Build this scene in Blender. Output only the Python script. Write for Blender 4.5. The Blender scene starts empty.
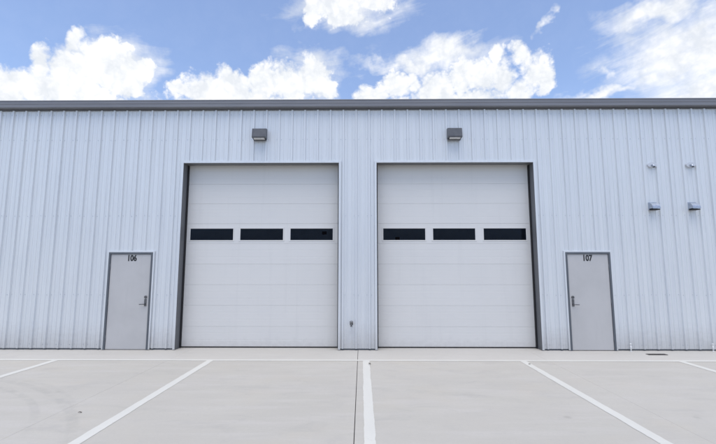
import bpy, bmesh, math, random
from mathutils import Vector, Matrix
random.seed(11)
R = math.radians
S = bpy.context.scene
COL = S.collection

# ------------------------------------------------------------------ camera, sky, sun, exposure
CAM_H, CAM_D = 1.8258, 9.2888
PITCH, YAW, FPX = 0.1133, 0.0093, 403.8
cam = bpy.data.cameras.new('camera')
cam.sensor_width = 36.0
cam.lens = FPX / 716.0 * 36.0
cam.clip_start, cam.clip_end = 0.05, 20000
camo = bpy.data.objects.new('camera', cam)
camo.location = (0, -CAM_D, CAM_H)
camo.rotation_euler = (math.pi/2 + PITCH, 0, YAW)
COL.objects.link(camo)
S.camera = camo

SUN_EL, SUN_AZ = 75.0, -8.0        # azimuth measured from straight behind the camera, towards its left
SKY_STRENGTH = 0.108
EXPOSURE = 1.08
sun = bpy.data.lights.new('sun', 'SUN')
sun.energy = 1.25
sun.angle = R(52)
sun.color = (1.0, 0.955, 0.89)
suno = bpy.data.objects.new('sun', sun)
a_ = R(SUN_AZ)
to_sun = Vector((math.sin(a_)*math.cos(R(SUN_EL)), -math.cos(a_)*math.cos(R(SUN_EL)), math.sin(R(SUN_EL))))
suno.rotation_euler = to_sun.to_track_quat('Z', 'Y').to_euler()
suno.location = (0, -10, 30)
COL.objects.link(suno)

S.view_settings.view_transform = 'Standard'
S.view_settings.look = 'None'
S.view_settings.gamma = 1
S.view_settings.use_curve_mapping = False
S.view_settings.exposure = EXPOSURE
S.render.engine = 'CYCLES'
S.cycles.max_bounces = 6
S.cycles.diffuse_bounces = 3
S.cycles.glossy_bounces = 3

# ---- node helper
class NT:
    def __init__(s, tree): s.t = tree; s.n = tree.nodes; s.l = tree.links
    def new(s, typ, **kw):
        n = s.n.new(typ)
        for k, v in kw.items(): setattr(n, k, v)
        return n
    def put(s, sock, v):
        if v is None: return
        if isinstance(v, bpy.types.NodeSocket): s.l.new(v, sock)
        else: sock.default_value = v
    def m(s, op, a, b=None, c=None, clamp=False):
        n = s.new('ShaderNodeMath', operation=op, use_clamp=clamp)
        for i, v in enumerate((a, b, c)): s.put(n.inputs[i], v)
        return n.outputs[0]
    def v(s, op, a, b=None, out=0):
        n = s.new('ShaderNodeVectorMath', operation=op)
        s.put(n.inputs[0], a); s.put(n.inputs[1], b)
        return n.outputs['Value'] if out else n.outputs['Vector']
    def xyz(s, x, y, z):
        n = s.new('ShaderNodeCombineXYZ')
        for i, v in enumerate((x, y, z)): s.put(n.inputs[i], v)
        return n.outputs[0]
    def sep(s, v):
        n = s.new('ShaderNodeSeparateXYZ'); s.put(n.inputs[0], v); return n.outputs
    def noise(s, vec, scale, detail=4, rough=0.5, dist=0.0, color=False, lac=2.0):
        n = s.new('ShaderNodeTexNoise')
        s.put(n.inputs['Vector'], vec); s.put(n.inputs['Scale'], scale)
        n.inputs['Detail'].default_value = detail; n.inputs['Roughness'].default_value = rough
        n.inputs['Distortion'].default_value = dist; n.inputs['Lacunarity'].default_value = lac
        return n.outputs['Color' if color else 'Fac']
    def ramp(s, f, lo, hi, smooth=True):
        n = s.new('ShaderNodeMapRange', interpolation_type='SMOOTHSTEP' if smooth else 'LINEAR')
        s.put(n.inputs[0], f); s.put(n.inputs[1], lo); s.put(n.inputs[2], hi)
        return n.outputs[0]
    def lin(s, f, a, b, c, d):
        n = s.new('ShaderNodeMapRange'); s.put(n.inputs[0], f)
        for i, v in zip((1, 2, 3, 4), (a, b, c, d)): n.inputs[i].default_value = v
        return n.outputs[0]
    def mix(s, f, a, b, mode='MIX'):
        n = s.new('ShaderNodeMix', data_type='RGBA', blend_type=mode)
        s.put(n.inputs['Factor'], f); s.put(n.inputs['A'], a); s.put(n.inputs['B'], b)
        return n.outputs['Result']

# ---- world: Nishita sky with a field of cumulus laid out by direction
def pix_dir(u, v):
    a, b = (u - 358)/FPX, (222 - v)/FPX
    c, s = math.cos(PITCH), math.sin(PITCH)
    y, z = c - b*s, s + b*c
    c, s = math.cos(YAW), math.sin(YAW)
    d = Vector((a*c - y*s, a*s + y*c, z)).normalized()
    return math.degrees(math.atan2(d.x, d.y)), math.degrees(math.asin(d.z))
CLOUDS = [  # left bank
 (6,90,32,32),(22,84,26,22),(43,66,15,26),(44,88,36,26),(72,44,12,22),(78,74,26,42),(66,70,22,30),(108,66,28,36),(126,76,24,32),(146,70,13,14),(136,88,16,14),(70,98,80,24),
 # middle bank
 (182,88,14,9),(206,90,28,20),(232,90,26,21),(264,84,24,24),(290,82,28,27),(312,76,26,29),(328,86,15,17),(255,106,90,18),
 # right of centre
 (374,94,18,15),(393,84,18,19),(410,79,10,14),(432,88,32,26),(462,72,26,26),(482,74,20,28),(497,54,9,18),(500,80,17,26),(440,106,90,18),
 (522,55,14,20),(536,72,20,26),(522,90,18,18),(544,80,13,17),
 # above
 (340,2,42,21),(322,12,24,15),(345,20,28,15),(376,6,22,14),(312,24,12,8)]
WISPS = [(705,52,110,66),(665,60,80,50),(716,88,110,50),(440,54,62,17),(412,62,54,10),(655,12,70,20),(600,93,52,9),(541,21,6,11,.7,-.22),(604,70,13,12,.7,-.12),(350,10,66,26),(122,72,50,40),(312,78,36,30)]
world = bpy.data.worlds.new('World'); S.world = world
world.use_nodes = True
world.cycles.sampling_method = 'MANUAL'; world.cycles.sample_map_resolution = 256
W = NT(world.node_tree); W.n.clear()
tc = W.new('ShaderNodeTexCoord').outputs['Generated']
dirv = W.v('NORMALIZE', tc)
dx, dy, dz = W.sep(dirv)
az = W.m('MULTIPLY', W.m('ARCTAN2', dx, dy), 57.29578)
el = W.m('MULTIPLY', W.m('ARCSINE', dz), 57.29578)
p0 = W.xyz(az, el, 0.0)
# billowing warp of the coordinates, coarse and fine
w1 = W.v('SUBTRACT', W.noise(dirv, 14, 4, .58, color=True), (0.5, 0.5, 0.5))
pw = W.v('ADD', p0, W.v('MULTIPLY', w1, (4.4, 4.4, 0)))
def blobs(lst, pos):
    f = None
    for (u, v, ru, rv, *wt) in lst:
        ca, ce = pix_dir(u, v)
        da = abs(pix_dir(u+ru*.5, v)[0] - pix_dir(u-ru*.5, v)[0])
        de = abs(pix_dir(u, v-rv*.5)[1] - pix_dir(u, v+rv*.5)[1])
        q = W.v('MULTIPLY', W.v('SUBTRACT', pos, (ca, ce, 0)), (1/max(da, .3), 1/max(de, .3), 0))
        g = W.m('SUBTRACT', 1.0, W.v('LENGTH', q, out=1))
        if wt: g = W.m('MULTIPLY_ADD', g, wt[0], wt[1])
        f = g if f is None else W.m('SMOOTH_MAX', f, g, 0.06)
    return f
field = blobs(CLOUDS, pw)
def billow(sc, det, rough):       # rounded lobes with creases between them
    return W.m('ABSOLUTE', W.m('MULTIPLY_ADD', W.noise(dirv, sc, det, rough), 2.0, -1.0))
puff = W.m('ADD', W.m('MULTIPLY', billow(22, 2, .5), .55), W.m('MULTIPLY', billow(58, 3, .55), .38))
frill = W.noise(dirv, 90, 4, .65)
field = W.m('ADD', W.m('ADD', field, W.m('SUBTRACT', puff, .20)), W.m('MULTIPLY', W.m('SUBTRACT', frill, .5), .42))
wispy = W.noise(dirv, 9, 2, .5)       # some rims are torn and soft, others crisp
a_cu = W.ramp(field, -0.10, W.lin(wispy, .35, .65, .22, .55))
# clouds of the same kind over the rest of the sky
inview = W.m('MULTIPLY', W.ramp(W.m('ABSOLUTE', az), 66.0, 50.0), W.ramp(el, 52.0, 40.0))
gen = W.noise(W.v('MULTIPLY', dirv, (1, 1, 1.6)), 3.4, 5, .6, .25)
a_gen = W.m('MULTIPLY', W.ramp(gen, .50, .60), W.m('SUBTRACT', 1.0, inview))
# thin streaked cloud
wv = W.v('ADD', p0, W.v('MULTIPLY', w1, (9, 6, 0)))
wf = blobs(WISPS, wv)
st = W.new('ShaderNodeMapping'); st.inputs['Rotation'].default_value = (0, 0, R(-11)); W.l.new(p0, st.inputs[0])
sv = W.v('MULTIPLY', st.outputs[0], (.05, .22, 0))
streak = W.noise(sv, 2.4, 6, .62, .6)
soft = W.noise(dirv, 9, 4, .6)
wfield = W.m('ADD', wf, W.m('ADD', W.m('MULTIPLY', W.m('SUBTRACT', streak, .5), 1.25), W.m('MULTIPLY', W.m('SUBTRACT', soft, .5), .7)))
a_wi = W.m('MULTIPLY', W.ramp(wfield, -0.30, 0.95), .97)
alpha = W.m('MAXIMUM', W.m('MAXIMUM', W.m('MAXIMUM', a_cu, a_gen), a_wi), .055)      # a thin veil everywhere
# cloud tone: sunlit tops, faintly greyer folds
fold = W.noise(dirv, 18, 4, .55, .4)
shade = W.m('ADD', W.m('MULTIPLY', W.m('SUBTRACT', .34, puff), .9), W.m('SUBTRACT', fold, .46))
tone = W.lin(shade, .02, .40, 1.0, .84)
ccol = W.mix(W.lin(tone, .84, 1.0, 0, 1), (0.90, 0.94, 1.0, 1), (1.0, 1.0, 1.0, 1))
CLOUD_STRENGTH = 0.53
cst = W.m('MULTIPLY', tone, CLOUD_STRENGTH)
sky = W.new('ShaderNodeTexSky', sky_type='NISHITA')
sky.sun_disc = False
sky.sun_elevation = R(SUN_EL)
sky.sun_rotation = math.atan2(to_sun.x, to_sun.y)
sky.air_density, sky.dust_density, sky.ozone_density = 1.0, 0.6, 2.8
bgs = W.new('ShaderNodeBackground'); W.put(bgs.inputs[0], W.mix(1.0, sky.outputs[0], (1.0, .947, .972, 1), 'MULTIPLY')); bgs.inputs[1].default_value = SKY_STRENGTH
bgc = W.new('ShaderNodeBackground'); W.put(bgc.inputs[0], ccol); W.put(bgc.inputs[1], cst)
ms = W.new('ShaderNodeMixShader'); W.put(ms.inputs[0], alpha)
W.l.new(bgs.outputs[0], ms.inputs[1]); W.l.new(bgc.outputs[0], ms.inputs[2])
wo = W.new('ShaderNodeOutputWorld'); W.l.new(ms.outputs[0], wo.inputs[0])

# ------------------------------------------------------------------ materials
def mat(name, base=(.5,.5,.5), rough=.5, metal=0.0, build=None, spec=None):
    m = bpy.data.materials.new(name); m.use_nodes = True
    T = NT(m.node_tree); b = T.n['Principled BSDF']
    b.inputs['Base Color'].default_value = (*base, 1)
    b.inputs['Roughness'].default_value = rough
    b.inputs['Metallic'].default_value = metal
    if spec is not None: b.inputs['Specular IOR Level'].default_value = spec
    if build: build(T, b)
    return m
def bump(T, b, h, strength, dist):
    n = T.new('ShaderNodeBump'); n.inputs['Strength'].default_value = strength; n.inputs['Distance'].default_value = dist
    T.put(n.inputs['Height'], h); T.l.new(n.outputs[0], b.inputs['Normal'])
def geo_pos(T): return T.new('ShaderNodeNewGeometry').outputs['Position']
def rnd(T): return T.new('ShaderNodeObjectInfo').outputs['Random']

def b_wall(T, b):
    p = geo_pos(T)
    streak = T.noise(T.v('MULTIPLY', p, (16, 16, .5)), 1.0, 4, .6)
    blot = T.noise(T.v('MULTIPLY', p, (1, 1, .6)), 1.1, 4, .55)
    c = T.mix(T.lin(rnd(T), 0, 1, 0, 1), (.69, .716, .738, 1), (.71, .736, .753, 1))
    c = T.mix(T.ramp(streak, .35, .75), c, (.64, .669, .697, 1))
    c = T.mix(T.lin(blot, .3, .7, 0, .35), c, (.755, .775, .783, 1))
    # splash dirt from the paving, with its own ragged edge
    z = T.sep(p)[2]
    sp = T.noise(T.v('MULTIPLY', p, (3, 3, 7)), 2.0, 6, .65)
    d = T.m('MULTIPLY', T.ramp(T.m('ADD', z, T.m('MULTIPLY', sp, .5)), .95, .20), .5)
    c = T.mix(d, c, (.44, .425, .41, 1))
    T.put(b.inputs['Base Color'], c)
    T.put(b.inputs['Roughness'], T.lin(streak, .3, .7, .34, .48))
    oil = T.noise(T.v('MULTIPLY', p, (2.4, 1, .9)), 1.0, 2, .5)
    bump(T, b, oil, .35, .012)
M_wall = mat('galvanised_wall_paint', metal=.18, build=b_wall)
def b_trim(T, b):
    p = geo_pos(T)
    n = T.noise(T.v('MULTIPLY', p, (9, 9, 1.2)), 1.0, 4, .6)
    T.put(b.inputs['Base Color'], T.mix(n, (.56, .585, .62, 1), (.64, .66, .69, 1)))
M_trim = mat('pale_trim_paint', rough=.42, metal=.1, build=b_trim)
def b_grey(dark, light, sc=(5, 5, .8)):
    def f(T, b):
        p = geo_pos(T)
        n = T.noise(T.v('MULTIPLY', p, sc), 1.0, 5, .6)
        T.put(b.inputs['Base Color'], T.mix(T.ramp(n, .3, .7), (*dark, 1), (*light, 1)))
        T.put(b.inputs['Roughness'], T.lin(n, .3, .7, .38, .52))
    return f
M_jamb = mat('dark_grey_trim_paint', build=b_grey((.118, .121, .128), (.138, .141, .148)))
M_gutter = mat('grey_gutter_paint', build=b_grey((.185, .188, .205), (.215, .218, .235), (.7, 6, 6)))
M_frame = mat('slate_frame_paint', build=b_grey((.095, .108, .125), (.115, .128, .145)))
def b_door(T, b):
    p = geo_pos(T)
    n = T.noise(T.v('MULTIPLY', p, (1.2, 1, 1.2)), 1.0, 5, .55)
    s = T.noise(T.v('MULTIPLY', p, (7, 7, .35)), 1.0, 4, .6)
    c = T.mix(T.lin(rnd(T), 0, 1, 0, 1), (.70, .69, .665, 1), (.715, .705, .68, 1))
    c = T.mix(T.lin(n, .35, .7, 0, .4), c, (.66, .655, .64, 1))
    c = T.mix(T.m('MULTIPLY', T.ramp(s, .52, .78), .22), c, (.58, .575, .56, 1))
    z = T.sep(p)[2]
    sp = T.noise(T.v('MULTIPLY', p, (4, 4, 6)), 2.0, 6, .65)
    c = T.mix(T.m('MULTIPLY', T.ramp(T.m('ADD', z, T.m('MULTIPLY', sp, .5)), .5, .2), .3), c, (.42, .40, .38, 1))
    T.put(b.inputs['Base Color'], c)
    g = T.noise(T.v('MULTIPLY', p, (60, 60, 14)), 1.0, 3, .6)     # stucco emboss
    o = T.noise(T.v('MULTIPLY', p, (1.0, 1, 1.7)), 1.2, 2, .5)
    bump(T, b, T.m('ADD', T.m('MULTIPLY', g, .12), o), .3, .006)
M_door = mat('overhead_door_paint', rough=.46, build=b_door)
def b_edoor(T, b):
    p = geo_pos(T)
    n = T.noise(p, 1.6, 5, .6)
    s = T.noise(T.v('MULTIPLY', p, (14, 14, 1.2)), 1.0, 4, .6)
    c = T.mix(T.ramp(n, .3, .7), (.485, .48, .475, 1), (.525, .518, .512, 1))
    c = T.mix(T.m('MULTIPLY', T.ramp(s, .55, .8), .2), c, (.42, .415, .41, 1))
    T.put(b.inputs['Base Color'], c)
    bump(T, b, T.noise(p, 3, 3, .5), .2, .004)
M_edoor = mat('entry_door_paint', rough=.42, build=b_edoor)
M_black = mat('black_rubber', (.012, .012, .014), .7)
M_square = mat('matt_black', (.004, .004, .005), 1.0, spec=0.0)
M_steel = mat('satin_steel', (.16, .16, .165), .38, .8, build=b_grey((.12, .12, .125), (.2, .2, .205), (30, 30, 30)))
M_galv = mat('galvanised_hood', (.42, .46, .52), .35, .75, build=b_grey((.36, .40, .46), (.50, .54, .60), (30, 30, 30)))
M_pvc = mat('white_plastic', (.78, .78, .77), .45, build=b_grey((.70, .70, .69), (.80, .80, .79), (20, 20, 20)))
M_lamp = mat('bronze_lamp_housing', (.09, .095, .105), .5, build=b_grey((.085, .09, .10), (.11, .115, .125), (12, 12, 12)))
M_lens = mat('frosted_lens', (.62, .61, .58), .3, build=b_grey((.52, .51, .48), (.66, .65, .62), (25, 25, 25)))
M_num = mat('black_vinyl_number', (.02, .02, .022), .5)
M_inside = mat('interior_liner', (.10, .105, .115), .7, build=b_grey((.09, .095, .105), (.12, .125, .135), (2, 2, .5)))
def b_glass(T, b):
    T.n.remove(b)
    gl = T.new('ShaderNodeBsdfGlossy'); gl.inputs['Roughness'].default_value = .02
    gl.inputs['Color'].default_value = (.75, .85, 1, 1)
    tr = T.new('ShaderNodeBsdfTransparent'); tr.inputs['Color'].default_value = (.30, .34, .42, 1)
    fr = T.new('ShaderNodeFresnel'); fr.inputs['IOR'].default_value = 1.45
    mx = T.new('ShaderNodeMixShader'); T.l.new(fr.outputs[0], mx.inputs[0])
    T.l.new(tr.outputs[0], mx.inputs[1]); T.l.new(gl.outputs[0], mx.inputs[2])
    T.l.new(mx.outputs[0], T.n['Material Output'].inputs[0])
M_glass = mat('tinted_glass', build=b_glass)

def concrete_color(T, p):
    big = T.noise(p, .35, 5, .55)
    mid = T.noise(T.v('MULTIPLY', p, (1, 1.7, 1)), 1.3, 6, .6, .3)
    fine = T.noise(p, 26, 5, .7)
    trow = T.noise(T.v('MULTIPLY', p, (.5, 3.2, 1)), 1.2, 5, .6)      # trowel bands along the wall
    c = T.mix(T.ramp(big, .3, .7), (.435, .414, .358, 1), (.48, .457, .398, 1))
    c = T.mix(T.lin(mid, .3, .75, 0, .55), c, (.405, .382, .345, 1))
    c = T.mix(T.m('MULTIPLY', T.ramp(trow, .45, .7), .6), c, (.50, .477, .437, 1))
    c = T.mix(T.lin(fine, .35, .7, 0, .35), c, (.38, .357, .32, 1))
    warm = T.noise(T.v('ADD', p, (31, 7, 0)), .8, 4, .6)
    c = T.mix(T.m('MULTIPLY', T.ramp(warm, .50, .72), .30), c, (.47, .42, .33, 1))
    grime = T.noise(T.v('MULTIPLY', p, (.7, 1.5, 1)), 2.2, 7, .68, .5)
    c = T.mix(T.m('MULTIPLY', T.ramp(grime, .50, .78), .55), c, (.33, .315, .29, 1))
    peb = T.noise(p, 140, 2, .6)
    c = T.mix(T.m('MULTIPLY', T.ramp(peb, .60, .72), .35), c, (.27, .255, .235, 1))
    return c, mid, fine
def b_conc(T, b):
    p = geo_pos(T)
    c, mid, fine = concrete_color(T, p)
    x, y, z = T.sep(p)
    c = T.mix(T.lin(rnd(T), 0, 1, 0, .3), c, (.44, .425, .40, 1))
    # strip along the building is paler, with a ragged edge
    edge = T.m('ADD', y, T.m('MULTIPLY', T.noise(p, 3, 4, .6), .12))
    c = T.mix(T.m('MULTIPLY', T.ramp(edge, -1.02, -.90), .45), c, (.54, .52, .485, 1))
    # tyre scrubs: arcs left by turning cars
    nz = T.noise(p, 4, 5, .7)
    for (cx, cy, rr, wd, am, x0, x1) in ((-6.9, -6.2, 3.55, .07, .17, -6.6, -3.4), (-6.9, -6.2, 3.95, .06, .12, -6.4, -3.2), (-7.6, -7.4, 5.2, .09, .17, -6.5, -2.6),
                                 (-8.0, -8.2, 4.6, .10, .15, -6.5, -3.5), (8.6, -9.5, 6.3, .14, .16, 2.5, 7.5), (-1.2, -12.0, 9.2, .13, .10, -3, 3)):
        r = T.v('LENGTH', T.xyz(T.m('SUBTRACT', x, cx), T.m('SUBTRACT', y, cy), 0.0), out=1)
        d = T.m('ABSOLUTE', T.m('SUBTRACT', r, rr))
        k = T.m('MULTIPLY', T.ramp(d, wd, wd*.35), T.ramp(nz, .32, .62))
        k = T.m('MULTIPLY', k, T.m('MULTIPLY', T.ramp(x, x0, x0+1.0), T.ramp(x, x1, x1-1.0)))
        c = T.mix(T.m('MULTIPLY', k, am), c, (.20, .195, .19, 1))
    # scattered drips and leaf stains
    vo = T.new('ShaderNodeTexVoronoi', feature='F1'); vo.inputs['Scale'].default_value = 1.15; T.put(vo.inputs['Vector'], p)
    sp = T.m('MULTIPLY', T.ramp(vo.outputs['Distance'], .085, .02), T.ramp(T.sep(vo.outputs['Color'])[0], .62, .7))
    c = T.mix(T.m('MULTIPLY', sp, .4), c, (.26, .245, .22, 1))
    T.put(b.inputs['Base Color'], c)
    T.put(b.inputs['Roughness'], T.lin(mid, .3, .7, .62, .8))
    br = T.noise(T.v('MULTIPLY', p, (5, 120, 1)), 1.0, 3, .6)
    bump(T, b, T.m('ADD', T.m('MULTIPLY', br, .5), fine), .35, .003)
M_conc = mat('broomed_concrete', rough=.7, build=b_conc)
def b_paint(T, b):
    p = geo_pos(T)
    c, mid, fine = concrete_color(T, p)
    wear = T.noise(T.v('MULTIPLY', p, (1, 1, 1)), 9, 7, .72)
    n = T.noise(p, 1.4, 4, .55)
    w = T.ramp(T.m('ADD', wear, T.m('MULTIPLY', n, .25)), .70, .95)
    T.put(b.inputs['Base Color'], T.mix(w, T.mix(n, (.55, .54, .495, 1), (.62, .61, .56, 1)), c))
M_paint = mat('white_traffic_paint', rough=.6, build=b_paint)
def b_asph(T, b):
    p = geo_pos(T)
    n = T.noise(p, .4, 5, .6); f = T.noise(p, 60, 4, .7)
    c = T.mix(n, (.045, .045, .047, 1), (.06, .06, .06, 1))
    T.put(b.inputs['Base Color'], T.mix(T.lin(f, .4, .8, 0, .5), c, (.11, .105, .10, 1)))
M_asph = mat('asphalt', rough=.85, build=b_asph)
M_iron = mat('cast_iron', (.06, .055, .05), .7, .3, build=b_grey((.05, .046, .042), (.085, .075, .065), (30, 30, 30)))
M_leaf = mat('dry_leaf', (.055, .04, .028), .8, build=b_grey((.045, .035, .025), (.085, .06, .04), (60, 60, 60)))

# ------------------------------------------------------------------ mesh helpers
class MB:
    def __init__(s): s.v = []; s.f = []; s.sm = []
    def add(s, vs, fs, smooth=False):
        o = len(s.v); s.v += [tuple(x) for x in vs]
        s.f += [tuple(o+i for i in f) for f in fs]; s.sm += [smooth]*len(fs)
        return s
    def box(s, x0, x1, y0, y1, z0, z1, bev=0.0):
        bm = bmesh.new()
        bmesh.ops.create_cube(bm, size=1)
        for v in bm.verts:
            v.co = Vector((x0+(v.co.x+.5)*(x1-x0), y0+(v.co.y+.5)*(y1-y0), z0+(v.co.z+.5)*(z1-z0)))
        if bev: bmesh.ops.bevel(bm, geom=list(bm.edges), offset=bev, segments=1, affect='EDGES', clamp_overlap=True)
        bm.verts.index_update()
        s.add([v.co for v in bm.verts], [[v.index for v in f.verts] for f in bm.faces]); bm.free()
        return s
    def prism(s, prof, a0, a1, axis='x'):
        # prof: closed loop of 2D points; axis x: (y,z); axis y: (x,z); axis z: (x,y)
        def P(q, a): return {'x': (a, q[0], q[1]), 'y': (q[0], a, q[1]), 'z': (q[0], q[1], a)}[axis]
        n = len(prof)
        vs = [P(q, a0) for q in prof] + [P(q, a1) for q in prof]
        fs = [(i, (i+1) % n, n+(i+1) % n, n+i) for i in range(n)] + [tuple(range(n))[::-1], tuple(range(n, 2*n))]
        return s.add(vs, fs)
    def tube(s, pts, rad, n=14, cap=True):
        pts = [Vector(p) for p in pts]
        rad = rad if isinstance(rad, (list, tuple)) else [rad]*len(pts)
        vs = []; up = None
        for i, p in enumerate(pts):
            t = (pts[min(i+1, len(pts)-1)] - pts[max(i-1, 0)]).normalized()
            if up is None: up = t.orthogonal().normalized()
            up = (up - t*up.dot(t)).normalized(); w = t.cross(up)
            for k in range(n):
                a = 2*math.pi*k/n
                vs.append(p + (up*math.cos(a) + w*math.sin(a))*rad[i])
        fs = [(i*n+k, i*n+(k+1) % n, (i+1)*n+(k+1) % n, (i+1)*n+k) for i in range(len(pts)-1) for k in range(n)]
        o = len(s.v); s.add(vs, fs, True)
        if cap:
            s.f += [tuple(o+k for k in range(n))[::-1], tuple(o+(len(pts)-1)*n+k for k in range(n))]; s.sm += [False, False]
        return s
    def build(s, name, m, parent=None, loc=None):
        me = bpy.data.meshes.new(name)
        me.from_pydata(s.v, [], s.f)
        me.polygons.foreach_set('use_smooth', s.sm)
        bm = bmesh.new(); bm.from_mesh(me); bmesh.ops.recalc_face_normals(bm, faces=bm.faces); bm.to_mesh(me); bm.free()
        me.materials.append(m)
        o = bpy.data.objects.new(name, me); COL.objects.link(o)
        if parent: o.parent = parent
        if loc: o.location = loc
        return o
def tag(o, label=None, cat=None, group=None, kind=None):
    for k, v in (('label', label), ('category', cat), ('group', group), ('kind', kind)):
        if v: o[k] = v
    return o
def empty(name, loc=(0, 0, 0)):
    o = bpy.data.objects.new(name, None); o.location = loc; o.empty_display_size = .2; COL.objects.link(o); return o

# ------------------------------------------------------------------ ground
BASE_Z = -0.05
gm = MB(); L = 3000
gm.add([(-L, -L, BASE_Z), (L, -L, BASE_Z), (L, L, BASE_Z), (-L, L, BASE_Z)], [(0, 1, 2, 3)])
ground = tag(gm.build('ground', M_asph), kind='structure')
JX = [-.085 + 3.77*k for k in range(-5, 6)]
ROWS = [(.42, -1.0), (-1.0, -5.9), (-5.9, -10.8), (-10.8, -15.7), (-15.7, -20.6)]
for i in range(len(JX)-1):
    for y1, y0 in ROWS:
        g = .0013
        gl_, gr_ = (.0042 if abs(JX[i]+.085) < .1 else g), (.0042 if abs(JX[i+1]+.085) < .1 else g)
        MB().box(JX[i]+gl_, JX[i+1]-gr_, y0+g*.8, y1-g*.8, BASE_Z+.001, 0, .0025).build('concrete_slab', M_conc, ground)
def strip(x0, x1, y0, y1, z=.003):
    # sprayed by hand: the edges wander by a few millimetres
    n = int(max(x1-x0, y1-y0)/.03); vs = []; along_y = (y1-y0) > (x1-x0); e0 = e1 = 0
    for i in range(n+1):
        e0 = e0*.8+random.gauss(0, .0016); e1 = e1*.8+random.gauss(0, .0016); q = i/n
        if along_y: vs += [(x0+e0, y0+(y1-y0)*q, z), (x1+e1, y0+(y1-y0)*q, z)]
        else: vs += [(x0+(x1-x0)*q, y0+e0, z), (x0+(x1-x0)*q, y1+e1, z)]
    return MB().add(vs, [(2*i, 2*i+1, 2*i+3, 2*i+2) for i in range(n)])
for i in range(-4, 5):
    X = .085 + 3.093*i
    strip(X-.064, X+.064, -7.2, -1.058).build('parking_line', M_paint, ground)
strip(-18, 18, -1.057, -.955).build('parking_line', M_paint, ground)

# ------------------------------------------------------------------ the building
bld = tag(empty('metal_warehouse'), 'pale ribbed metal warehouse with two tall overhead doors and dark grey gutter', 'building')
XA, XB = -15.0, 15.0
ZW, ZB = 5.573, .035
PITCHX, RIB0 = .3048, 2.005
W_OP = 3.6576
OPEN = [(-4.1916, -4.1916+W_OP, 4.2805), (.3484, .3484+W_OP, 4.2805), (-5.809, -4.794, 2.1825), (4.630, 5.643, 2.1825)]
TR = .05            # pale trim width round the openings
def rib_profile(x):
    t = (x - RIB0) / PITCHX; t = (t - round(t)) * PITCHX
    return t
BRK = [(-.1524, 0), (-.113, 0), (-.109, -.0075), (-.091, -.0075), (-.085, 0), (-.027, 0), (-.0165, -.034), (.0165, -.034), (.027, 0),
       (.085, 0), (.091, -.0075), (.109, -.0075), (.113, 0), (.1524, 0)]
def yprof(x):
    t = rib_profile(x)
    for (a, ya), (b, yb) in zip(BRK, BRK[1:]):
        if a <= t <= b + 1e-9: return ya + (yb-ya)*(t-a)/(b-a)
    return 0
def xpoints(xa, xb):
    pts = {round(xa, 5), round(xb, 5)}
    k0 = math.floor((xa-RIB0)/PITCHX)-1; k1 = math.ceil((xb-RIB0)/PITCHX)+1
    for k in range(k0, k1+1):
        for t, _ in BRK[1:]:
            x = RIB0+k*PITCHX+t
            if xa < x < xb: pts.add(round(x, 5))
    return sorted(pts)
def corr(mb, xa, xb, z0, z1, off=0.0, flip=1):
    xs = xpoints(xa, xb)
    vs = []
    for x in xs: vs += [(x, yprof(x)+off, z0), (x, yprof(x)+off, z1)]
    mb.add(vs, [(2*i, 2*i+2, 2*i+3, 2*i+1) for i in range(len(xs)-1)])
def zstart(xm):
    for a, b, z in OPEN:
        if a - TR*.6 < xm < b + TR*.6: return z + TR*.6
    return ZB
k = math.floor((XA-RIB0)/PITCHX); k -= k % 3
sheets = []
while RIB0+k*PITCHX < XB:
    xa = max(XA, RIB0+k*PITCHX+.019); xb = min(XB, RIB0+(k+3)*PITCHX+.019)
    k += 3
    if xb-xa < .05: continue
    cuts = [xa] + sorted(c for a, b, z in OPEN for c in (a-TR*.6, b+TR*.6) if xa < c < xb) + [xb]
    mb = MB()
    for c0, c1 in zip(cuts, cuts[1:]):
        corr(mb, c0, c1, zstart((c0+c1)/2), ZW)
    # lapped edge lying over the next sheet
    z0 = zstart(xb)
    if xb < XB: 
        corr(mb, xb, xb+.012, z0, ZW, -.0016)
        mb.add([(xb, yprof(xb), z0), (xb, yprof(xb)-.0016, z0), (xb, yprof(xb)-.0016, ZW), (xb, yprof(xb), ZW)], [(0, 1, 2, 3)])
    mb.build('wall_panel', M_wall, bld)
# screw heads along the girts
sc = MB(); kk = math.ceil((XA-RIB0)/PITCHX)
while RIB0+kk*PITCHX < XB-.1:
    for side in (-.052, .052):
        x = RIB0+kk*PITCHX+side
        for z in (.12, 1.22, 3.03, 4.85, 5.47):
            if z < zstart(x)+.02 or any(a-TR < x < b+TR and z < zt+TR+.02 for a, b, zt in OPEN): continue
            zz = z+random.uniform(-.008, .008); xx = x+random.uniform(-.005, .005)
            ring = [(xx+0.0065*math.cos(q*math.pi/3), zz+0.0065*math.sin(q*math.pi/3)) for q in range(6)]
            sc.prism(ring, -.007, .0, 'y')
    kk += 1
tag(sc.build('wall_fastener', M_galv, bld), kind='stuff')
# dark strip behind the sheet bottoms; its colour paints the shadow gap there
edges = [XA] + sorted(c for a, b, z in OPEN for c in (a-.02, b+.02)) + [XB]
for a, b in list(zip(edges, edges[1:]))[::2]:
    MB().box(a, b, .012, .06, .002, .06).build('base_shadow_strip', M_frame, bld)
    MB().box(a, b, .061, .16, .002, 2.5 if False else .3).build('sill_girt', M_inside, bld)
# pale trim round the openings, a folded flashing standing just proud of the ribs
for n, (a, b, zt) in enumerate(OPEN):
    tr = TR if n < 2 else .034
    y0, y1 = -.038, -.002
    MB().box(a-tr, a, y0, y1, .012, zt+tr, .003).build('jamb_trim', M_wall, bld)
    MB().box(b, b+tr, y0, y1, .012, zt+tr, .003).build('jamb_trim', M_wall, bld)
    MB().box(a, b, y0+.001, y1, zt, zt+tr, .003).build('head_trim', M_wall, bld)
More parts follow.
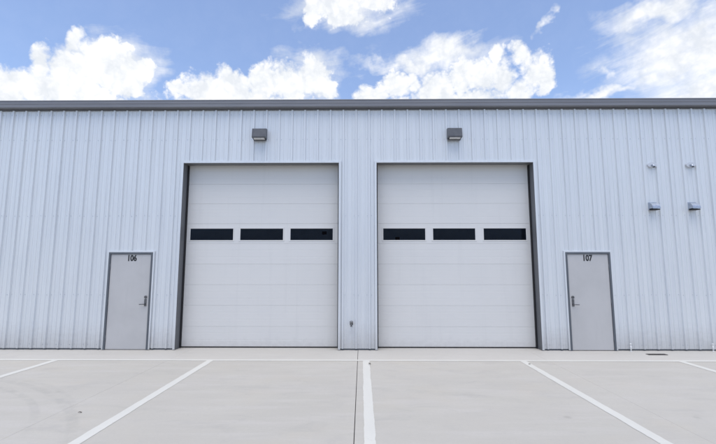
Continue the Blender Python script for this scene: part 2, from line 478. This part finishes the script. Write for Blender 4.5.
# dark jambs and headers of the overhead doors
JD = .19
for a, b, zt in OPEN[:2]:
    MB().box(a-.03, a+.004, -.033, JD, .004, zt+.028, .002).build('door_jamb', M_jamb, bld)
    MB().box(b-.004, b+.03, -.033, JD, .004, zt+.028, .002).build('door_jamb', M_jamb, bld)
    MB().box(a+.005, b-.005, -.033, JD, zt-.004, zt+.03, .002).build('door_header', M_jamb, bld)
    # dark inner wall round the opening keeps the light out of the building
# gutter, eave trim, roof
ZG = 5.783
gprof = [(-.150, ZG), (-.156, ZG-.006), (-.156, ZG-.020), (-.147, ZG-.026), (-.147, ZG-.085), (-.140, ZG-.098), (-.140, ZG-.165),
         (-.132, ZG-.173), (-.028, ZG-.173), (-.028, ZG-.03), (-.031, ZG-.03), (-.031, ZG-.170), (-.131, ZG-.170), (-.137, ZG-.163),
         (-.137, ZG-.097), (-.144, ZG-.084), (-.144, ZG-.024), (-.150, ZG-.018)]
xs = [XA-.1, -9.6, -3.6, 2.5, 8.5, XB+.1]
for a, b in zip(xs, xs[1:]):
    MB().prism(gprof, a+.0005, b-.0005).build('gutter', M_gutter, bld)
for x in xs[1:-1]:
    MB().prism([(y-.002 if y < -.1 else y, z) for y, z in gprof[:8]] + [(-.132, ZG-.1755), (-.04, ZG-.1755), (-.04, ZG-.174), (-.12, ZG-.174), (-.12, ZG-.1)], x-.02, x+.02).build('gutter_joint', M_gutter, bld)
MB().box(XA, XB, -.027, .02, ZW-.004, ZG-.05, .002).build('eave_trim', M_jamb, bld)
roof = MB()
roof.prism([(-.06, ZG-.012), (9.0, ZG+.72), (18.06, ZG-.012), (18.06, ZG-.10), (9.0, ZG+.60), (-.02, ZG-.10)], XA-.05, XB+.05)
kx = XA
while kx < XB:
    roof.prism([(-.08, ZG-.010), (9.0, ZG+.724), (18.08, ZG-.010), (18.08, ZG+.01), (9.0, ZG+.76), (-.08, ZG+.008)], kx, kx+.03); kx += .61
roof.build('roof', M_gutter, bld)
# plain side and rear walls, inner liner and floor
MB().box(XA-.02, XA+.12, .02, 18, 0, ZW+.10).build('side_wall', M_wall, bld)
MB().box(XB-.12, XB+.02, .02, 18, 0, ZW+.10).build('side_wall', M_wall, bld)
MB().box(XA+.13, XB-.13, 17.88, 18, 0, ZW+.10).build('rear_wall', M_wall, bld)
MB().box(XA+.13, XB-.13, .43, 17.87, -.03, -.002).build('interior_floor', M_inside, bld)
lin = MB()
cols = [XA+.13, -5.85, -4.75, -4.30, -.42, .24, 4.12, 4.59, 5.69, XB-.13]
for i, (a, b) in enumerate(zip(cols, cols[1:])):
    z0 = {1: 2.23, 3: 4.32, 5: 4.32, 7: 2.23}.get(i, .003)
    lin.box(a, b, .30 if i in (3, 5) else .165, .33 if i in (3, 5) else .20, z0, ZG-.02)
lin.build('wall_liner', M_inside, bld)

# the next building of the row across the lot: it shows mirrored in the door panes
opp = tag(empty('metal_warehouse', (0, -19.8, 0)), 'ribbed metal warehouse across the lot, mirrored in the overhead door panes', 'building')
kk = -45
while kk < 45:
    mb = MB(); corr(mb, RIB0+kk*PITCHX+.019, RIB0+(kk+3)*PITCHX+.019, .03, ZW)
    o = mb.build('wall_panel', M_wall, opp); o.rotation_euler = (0, 0, math.pi); kk += 3
MB().prism([(-y, z) for y, z in gprof], -14, 14).build('gutter', M_gutter, opp)
MB().prism([(.06, ZG-.012), (-7, ZG+.6), (-14, ZG-.012), (-14, 0), (-.05, 0), (-.05, ZG-.1)], -13.7, 13.7).build('roof', M_gutter, opp)

# ---- overhead doors
SECT = 9
WINS = [[(-4.079, -3.054), (-2.885, -1.866), (-1.693, -.685)], [(.508, 1.503), (1.686, 2.683), (2.881, 3.882)]]
PANE_SQ = [(2, .80, .62, .11, .075), (0, .34, .10, .10, .075)]
YD = .25
for n, (a, b, zt) in enumerate(OPEN[:2]):
    x0, x1 = a-.06, b+.06
    door = MB().box(x0+.05, x1-.05, YD+.046, YD+.075, zt-.02, zt+.03, .004).build('overhead_door', M_steel, bld)     # top stiffener bar
    for x in (x0-.05, x1+.02):
        MB().box(x, x+.03, YD+.01, YD+.07, .01, zt+.04).build('track', M_steel, door)
    door['label'] = ('off-white sectional overhead door beside entry door 106', 'off-white sectional overhead door beside entry door 107')[n]
    H = (zt + .03) / SECT
    for i in range(SECT):
        z0, z1 = i*H+(.028 if i == 0 else 0), (i+1)*H
        mb = MB()
        # tongue-and-groove section: bevelled edges and three faint pressed ribs
        def face(xl, xr, zl, zh, prof):
            pr = [(max(zl, min(zh, z)), y) for z, y in prof if zl-1e-6 <= z <= zh+1e-6]
            return pr
        zc = [(z0, YD+.004), (z0+.003, YD), ]
        for fz in (.33, .67):
            zm = z0+(z1-z0)*fz
            zc += [(zm-.008, YD), (zm-.006, YD+.0009), (zm+.006, YD+.0009), (zm+.008, YD)]
        zc += [(z1-.004, YD), (z1-.0012, YD+.004), (z1-.0004, YD+.006)]
        if i != 5:
            loop = [(y, z) for z, y in zc] + [(YD+.045, z1-.0005), (YD+.045, z0)]
            mb.prism(loop, x0, x1)
        else:
            wz0, wz1 = 2.463, 2.772
            g = .018
            mb.box(x0, x1, YD, YD+.045, z0, wz0, .004); mb.box(x0, x1, YD, YD+.045, wz1, z1-.002, .004)
            xs_ = [x0] + [c for w in WINS[n] for c in (w[0]-g, w[1]+g)] + [x1]
            for c0, c1 in list(zip(xs_, xs_[1:]))[::2]:
                mb.box(c0, c1, YD+.0005, YD+.0445, wz0-.004, wz1+.004)
        mb.build('door_section', M_door, door)
    for q, (wa, wb) in enumerate(WINS[n]):
        wz0, wz1 = 2.463, 2.772
        fr = MB(); t = .017
        for bx_ in ((wa-.028, wb+.028, wz0-.012, wz0+t), (wa-.028, wb+.028, wz1-t, wz1+.012), (wa-.028, wa+.001, wz0+t, wz1-t), (wb-.001, wb+.028, wz0+t, wz1-t)):
            fr.box(bx_[0], bx_[1], YD-.008, YD+.02, bx_[2], bx_[3], .003)
        fr.build('window_frame', M_door, door)
        pane = MB().box(wa, wb, YD+.010, YD+.014, wz0+t-.003, wz1-t+.003).build('window_pane', M_glass, door)
    q, fx, fz, sw, sh = PANE_SQ[n]
    wa, wb = WINS[n][q]; sx = wa+(wb-wa)*fx; sz = 2.49+fz*.26
    MB().box(sx-sw/2, sx+sw/2, YD+.0055, YD+.0095, sz-sh/2, sz+sh/2, .001).build('pane_square', M_square, door)  # small matt black square set against one pane
    MB().box(x0, x1, YD+.004, YD+.04, .001, .027, .004).build('bottom_seal', M_black, door)
    for x, s in ((a, 1), (b, -1)):
        MB().box(min(x, x+.03*s), max(x, x+.03*s), JD+.001, YD-.002, .002, zt-.006, .002).build('side_seal', M_black, door)

# ---- entry doors
def text_mesh(txt, size):
    cu = bpy.data.curves.new('num', 'FONT'); cu.body = txt; cu.size = size; cu.extrude = .0012; cu.offset = .0075
    cu.align_x = 'CENTER'; cu.align_y = 'CENTER'; cu.resolution_u = 4; cu.space_character = 1.0
    o = bpy.data.objects.new('num', cu); COL.objects.link(o)
    bpy.context.view_layer.update()
    me = bpy.data.meshes.new_from_object(o.evaluated_get(bpy.context.evaluated_depsgraph_get()))
    bpy.data.objects.remove(o); bpy.data.curves.remove(cu)
    return me
for n, ((a, b, zt), num, hs) in enumerate(zip(OPEN[2:], ('106', '107'), (1, -1))):
    fw = .042
    x0, x1, z1 = a+fw, b-fw, zt-fw
    yd = -.022
    d = MB().box(x0+.003, x1-.003, yd, yd+.044, .014, z1-.003, .0025).build('entry_door', M_edoor, bld)
    d['label'] = 'grey steel entry door numbered %s with lever handle' % num
    # frame: face, rebate and stop of a pressed steel frame
    MB().prism([(a, -.046), (x0, -.046), (x0, yd-.002), (x0+.014, yd-.002), (x0+.014, yd-.006), (x0+.0145, .12), (a, .12)], .004, zt-.0005, 'z').build('door_frame', M_frame, d) if False else None
    for s, xa in ((1, a), (-1, b)):
        MB().box(min(xa, xa+s*fw), max(xa, xa+s*fw), -.044, .10, .003, zt, .003).build('door_frame', M_frame, d)
    MB().box(x0, x1, -.0435, .10, z1, zt, .003).build('door_frame', M_frame, d)
    MB().box(x0, x1, -.01, .10, .001, .012, .003).build('threshold', M_steel, d)
    hx = x1-.075 if hs == 1 else x0+.075
    # lever set: tall escutcheon, lever, deadbolt above
    pl = MB().box(hx-.027, hx+.027, yd-.009, yd-.0005, .965, 1.125, .004)
    pl.tube([(hx, yd-.008, 1.012), (hx, yd-.05, 1.012)], .012)
    pl.tube([(hx, yd-.05, 1.012), (hx-hs*.02, yd-.055, 1.012), (hx-hs*.115, yd-.052, 1.008)], [.011, .010, .008])
    pl.build('door_handle', M_steel, d)
    db = MB().tube([(hx, yd, 1.17), (hx, yd-.018, 1.17)], [.033, .030], 20)
    db.box(hx-.005, hx+.005, yd-.026, yd-.017, 1.155, 1.185, .002)
    db.build('deadbolt', M_steel, d)
    ex = x0+.001 if hs == 1 else x1-.001
    for z in (.25, 1.05, 1.85):
        MB().tube([(ex, yd-.008, z-.055), (ex, yd-.008, z+.055)], .008, 10).build('hinge', M_frame, d)
    me = text_mesh(num, .185)
    for v in me.vertices: v.co.x *= .80
    me.materials.append(M_num)
    t = bpy.data.objects.new('door_number', me); COL.objects.link(t); t.parent = d
    t.rotation_euler = (math.pi/2, 0, 0)
    t.location = ((-5.280, 5.128)[n], yd-.0016, 2.045)

# ------------------------------------------------------------------ things on the wall
def wall_light(x, label):
    t = tag(empty('wall_light', (x, 0, 4.82)), label, 'wall light', 'lights above the overhead doors')
    w = .163
    MB().box(-.10, .10, -.045, -.001, .05, .21, .004).build('back_box', M_lamp, t)
    # hood: sloping face over a slanted underside
    prof = [(-.045, .262), (-.05, .268), (-.165, .250), (-.180, .238), (-.205, .050), (-.200, .030), (-.185, .022), (-.045, .022)]
    MB().prism(prof, -w, w).build('housing', M_lamp, t)
    MB().prism([(-.180, .0215), (-.172, .004), (-.120, -.006), (-.09, .0215)], -w+.04, w-.04).build('lens', M_lens, t)
    MB().box(-w+.012, w-.012, -.085, -.046, -.012, .0215, .004).build('gear_tray', M_lamp, t)
    return t
wall_light(-2.396, 'dark box-shaped wall light above the overhead door next to entry door 106')
wall_light(2.172, 'dark box-shaped wall lamp over the overhead door of bay 107')

def vent(x, z, label):
    t = tag(empty('wall_vent', (x, -.001, z-.075)), label, 'vent', 'hooded vents on the wall')
    MB().box(-.095, .095, -.042, .0, -.005, .175, .004).build('flange', M_galv, t)
    n = 12; hood = MB(); vs = []
    for i in range(n+1):
        q = math.pi/2*i/n
        vs += [(-.088, -.042-.125*math.sin(q), .02+.135*math.cos(q)), (.088, -.042-.125*math.sin(q), .02+.135*math.cos(q))]
    hood.add(vs, [(2*i, 2*i+1, 2*i+3, 2*i+2) for i in range(n)], True)
    for s in (0, 1):
        base = [(-.088, .088)[s]]
        ring = [v for v in vs[s::2]] + [(base[0], -.042, .02)]
        hood.add(ring, [tuple(range(len(ring)))])
    hood.add([(-.088, -.167, .02), (.088, -.167, .02), (.088, -.167, .010), (-.088, -.167, .010)], [(0, 1, 2, 3)])
    hood.build('hood', M_galv, t)
    MB().box(-.080, .080, -.160, -.044, -.016, .006, .001).build('dark_underside', M_black, t)  # black box paints the shade in the open underside of the hood
vent(6.69, 3.23, 'metal hooded wall vent nearer to entry door 107')
vent(7.595, 3.23, 'metal hooded wall vent farther from entry door 107')

def stub(x, z, label):
    t = tag(empty('vent_pipe', (x, -.001, z-.05)), label, 'pipe', 'small white pipes above the hooded vents')
    ring = [(.085*math.cos(i*math.pi/10)*1.25, .06+.062*math.sin(i*math.pi/10)) for i in range(20)]
    MB().prism(ring, -.040, -.0, 'y').build('flange', M_trim, t)
    pts = [(-.01, -.03, .05)] + [(-.01, -.05-.05*math.sin(q), .0+.05*math.cos(q)) for q in (0, .4, .8, 1.2, math.pi/2)]
    MB().tube(pts, .024, 16).build('elbow', M_galv, t)
    MB().tube([(-.01, -.10, .001), (-.01, -.10, -.012)], .0255, 16).build('pipe_end', M_black, t)
stub(6.765, 4.20, 'small white pipe elbow directly above the vent nearer to door 107')
stub(7.655, 4.20, 'small white pipe elbow directly above the vent farther from door 107')

# hose tap on the pier between the overhead doors
t = tag(empty('wall_tap', (-.234, 0, .53)), 'small metal hose tap on the pier between the overhead doors', 'tap')
MB().box(-.035, .035, -.010, -.001, .02, .09, .003).build('wall_plate', M_steel, t)
sp_ = MB().tube([(0, -.008, .06), (0, -.07, .058), (0, -.10, .045), (0, -.115, .010)], [.018, .018, .017, .016], 14)
sp_.tube([(0, -.114, .014), (0, -.118, -.004)], .021, 14)
sp_.build('spout', M_steel, t)
hw = MB().tube([(0, -.07, .06), (0, -.085, .098)], .007, 10)
hw.tube([(.034*math.cos(q*math.pi/6), -.088+.014*math.sin(q*math.pi/6), .100+.031*math.sin(q*math.pi/6)*.6) for q in range(13)], .006, 8)
hw.build('hand_wheel', M_steel, t)

def standpipe(x, y, label):
    t = tag(empty('standpipe', (x, y, 0)), label, 'pipe', 'short white pipes at the foot of the wall')
    MB().tube([(0, 0, 0), (0, 0, .145)], .0125, 16).build('pipe', M_pvc, t)
    MB().tube([(0, 0, .136), (0, 0, .166), (0, 0, .172)], [.016, .016, .012], 16).build('cap', M_pvc, t)
    MB().tube([(0, 0, .0005), (0, 0, .012)], [.024, .020], 16).build('collar', M_pvc, t)
standpipe(5.925, -.085, 'short white pipe at the wall foot beside the drain cover')
standpipe(7.72, -.085, 'short white pipe at the wall foot away from the drain cover')

t = tag(empty('drain_cover', (6.25, -.41, 0)), 'flat dark metal drain cover in the concrete near the wall', 'drain')
fr = MB()
for q in ((-.20, .20, -.055, -.043), (-.20, .20, .043, .055), (-.20, -.185, -.043, .043), (.185, .20, -.043, .043)):
    fr.box(*q, .0005, .010, .002)
fr.build('cover_frame', M_iron, t)
for i in range(9):
    x = -.166+i*.0415
    MB().box(x-.013, x+.013, -.0425, .0425, .0008, .008, .002).build('bar', M_iron, t)

def leaf(x, y, s, rot, label):
    o = MB()
    pts = []
    for i in range(7):
        q = i/6; w = .42*math.sin(math.pi*min(1, q*1.05+.02))**.8
        for sgn in (-1, 0, 1):
            pts.append(((q-.5)*s, sgn*w*s*.5, .004+s*(.22*abs(sgn)*(.5+.5*q)+.10*math.sin(q*5))))
    o.add(pts, [(3*i+j, 3*i+j+1, 3*i+j+4, 3*i+j+3) for i in range(6) for j in (0, 1)], True)
    mn = min(p[2] for p in pts)
    ob = o.build('dry_leaf', M_leaf, None, (x, y, .0045-mn))
    ob.rotation_euler = (0, 0, rot)
    md = ob.modifiers.new('thickness', 'SOLIDIFY'); md.thickness = .0012
    tag(ob, label, 'leaf', 'dry leaves on the concrete')
leaf(-3.569, -3.971, .042, .5, 'dark dry leaf lying on open concrete away from the painted lines')
leaf(.150, -1.345, .085, 1.2, 'dark dry leaf on the painted line in front of the pier')
leaf(3.19, -1.323, .045, 2.2, 'small dry leaf on the painted line in front of door 107 bay')
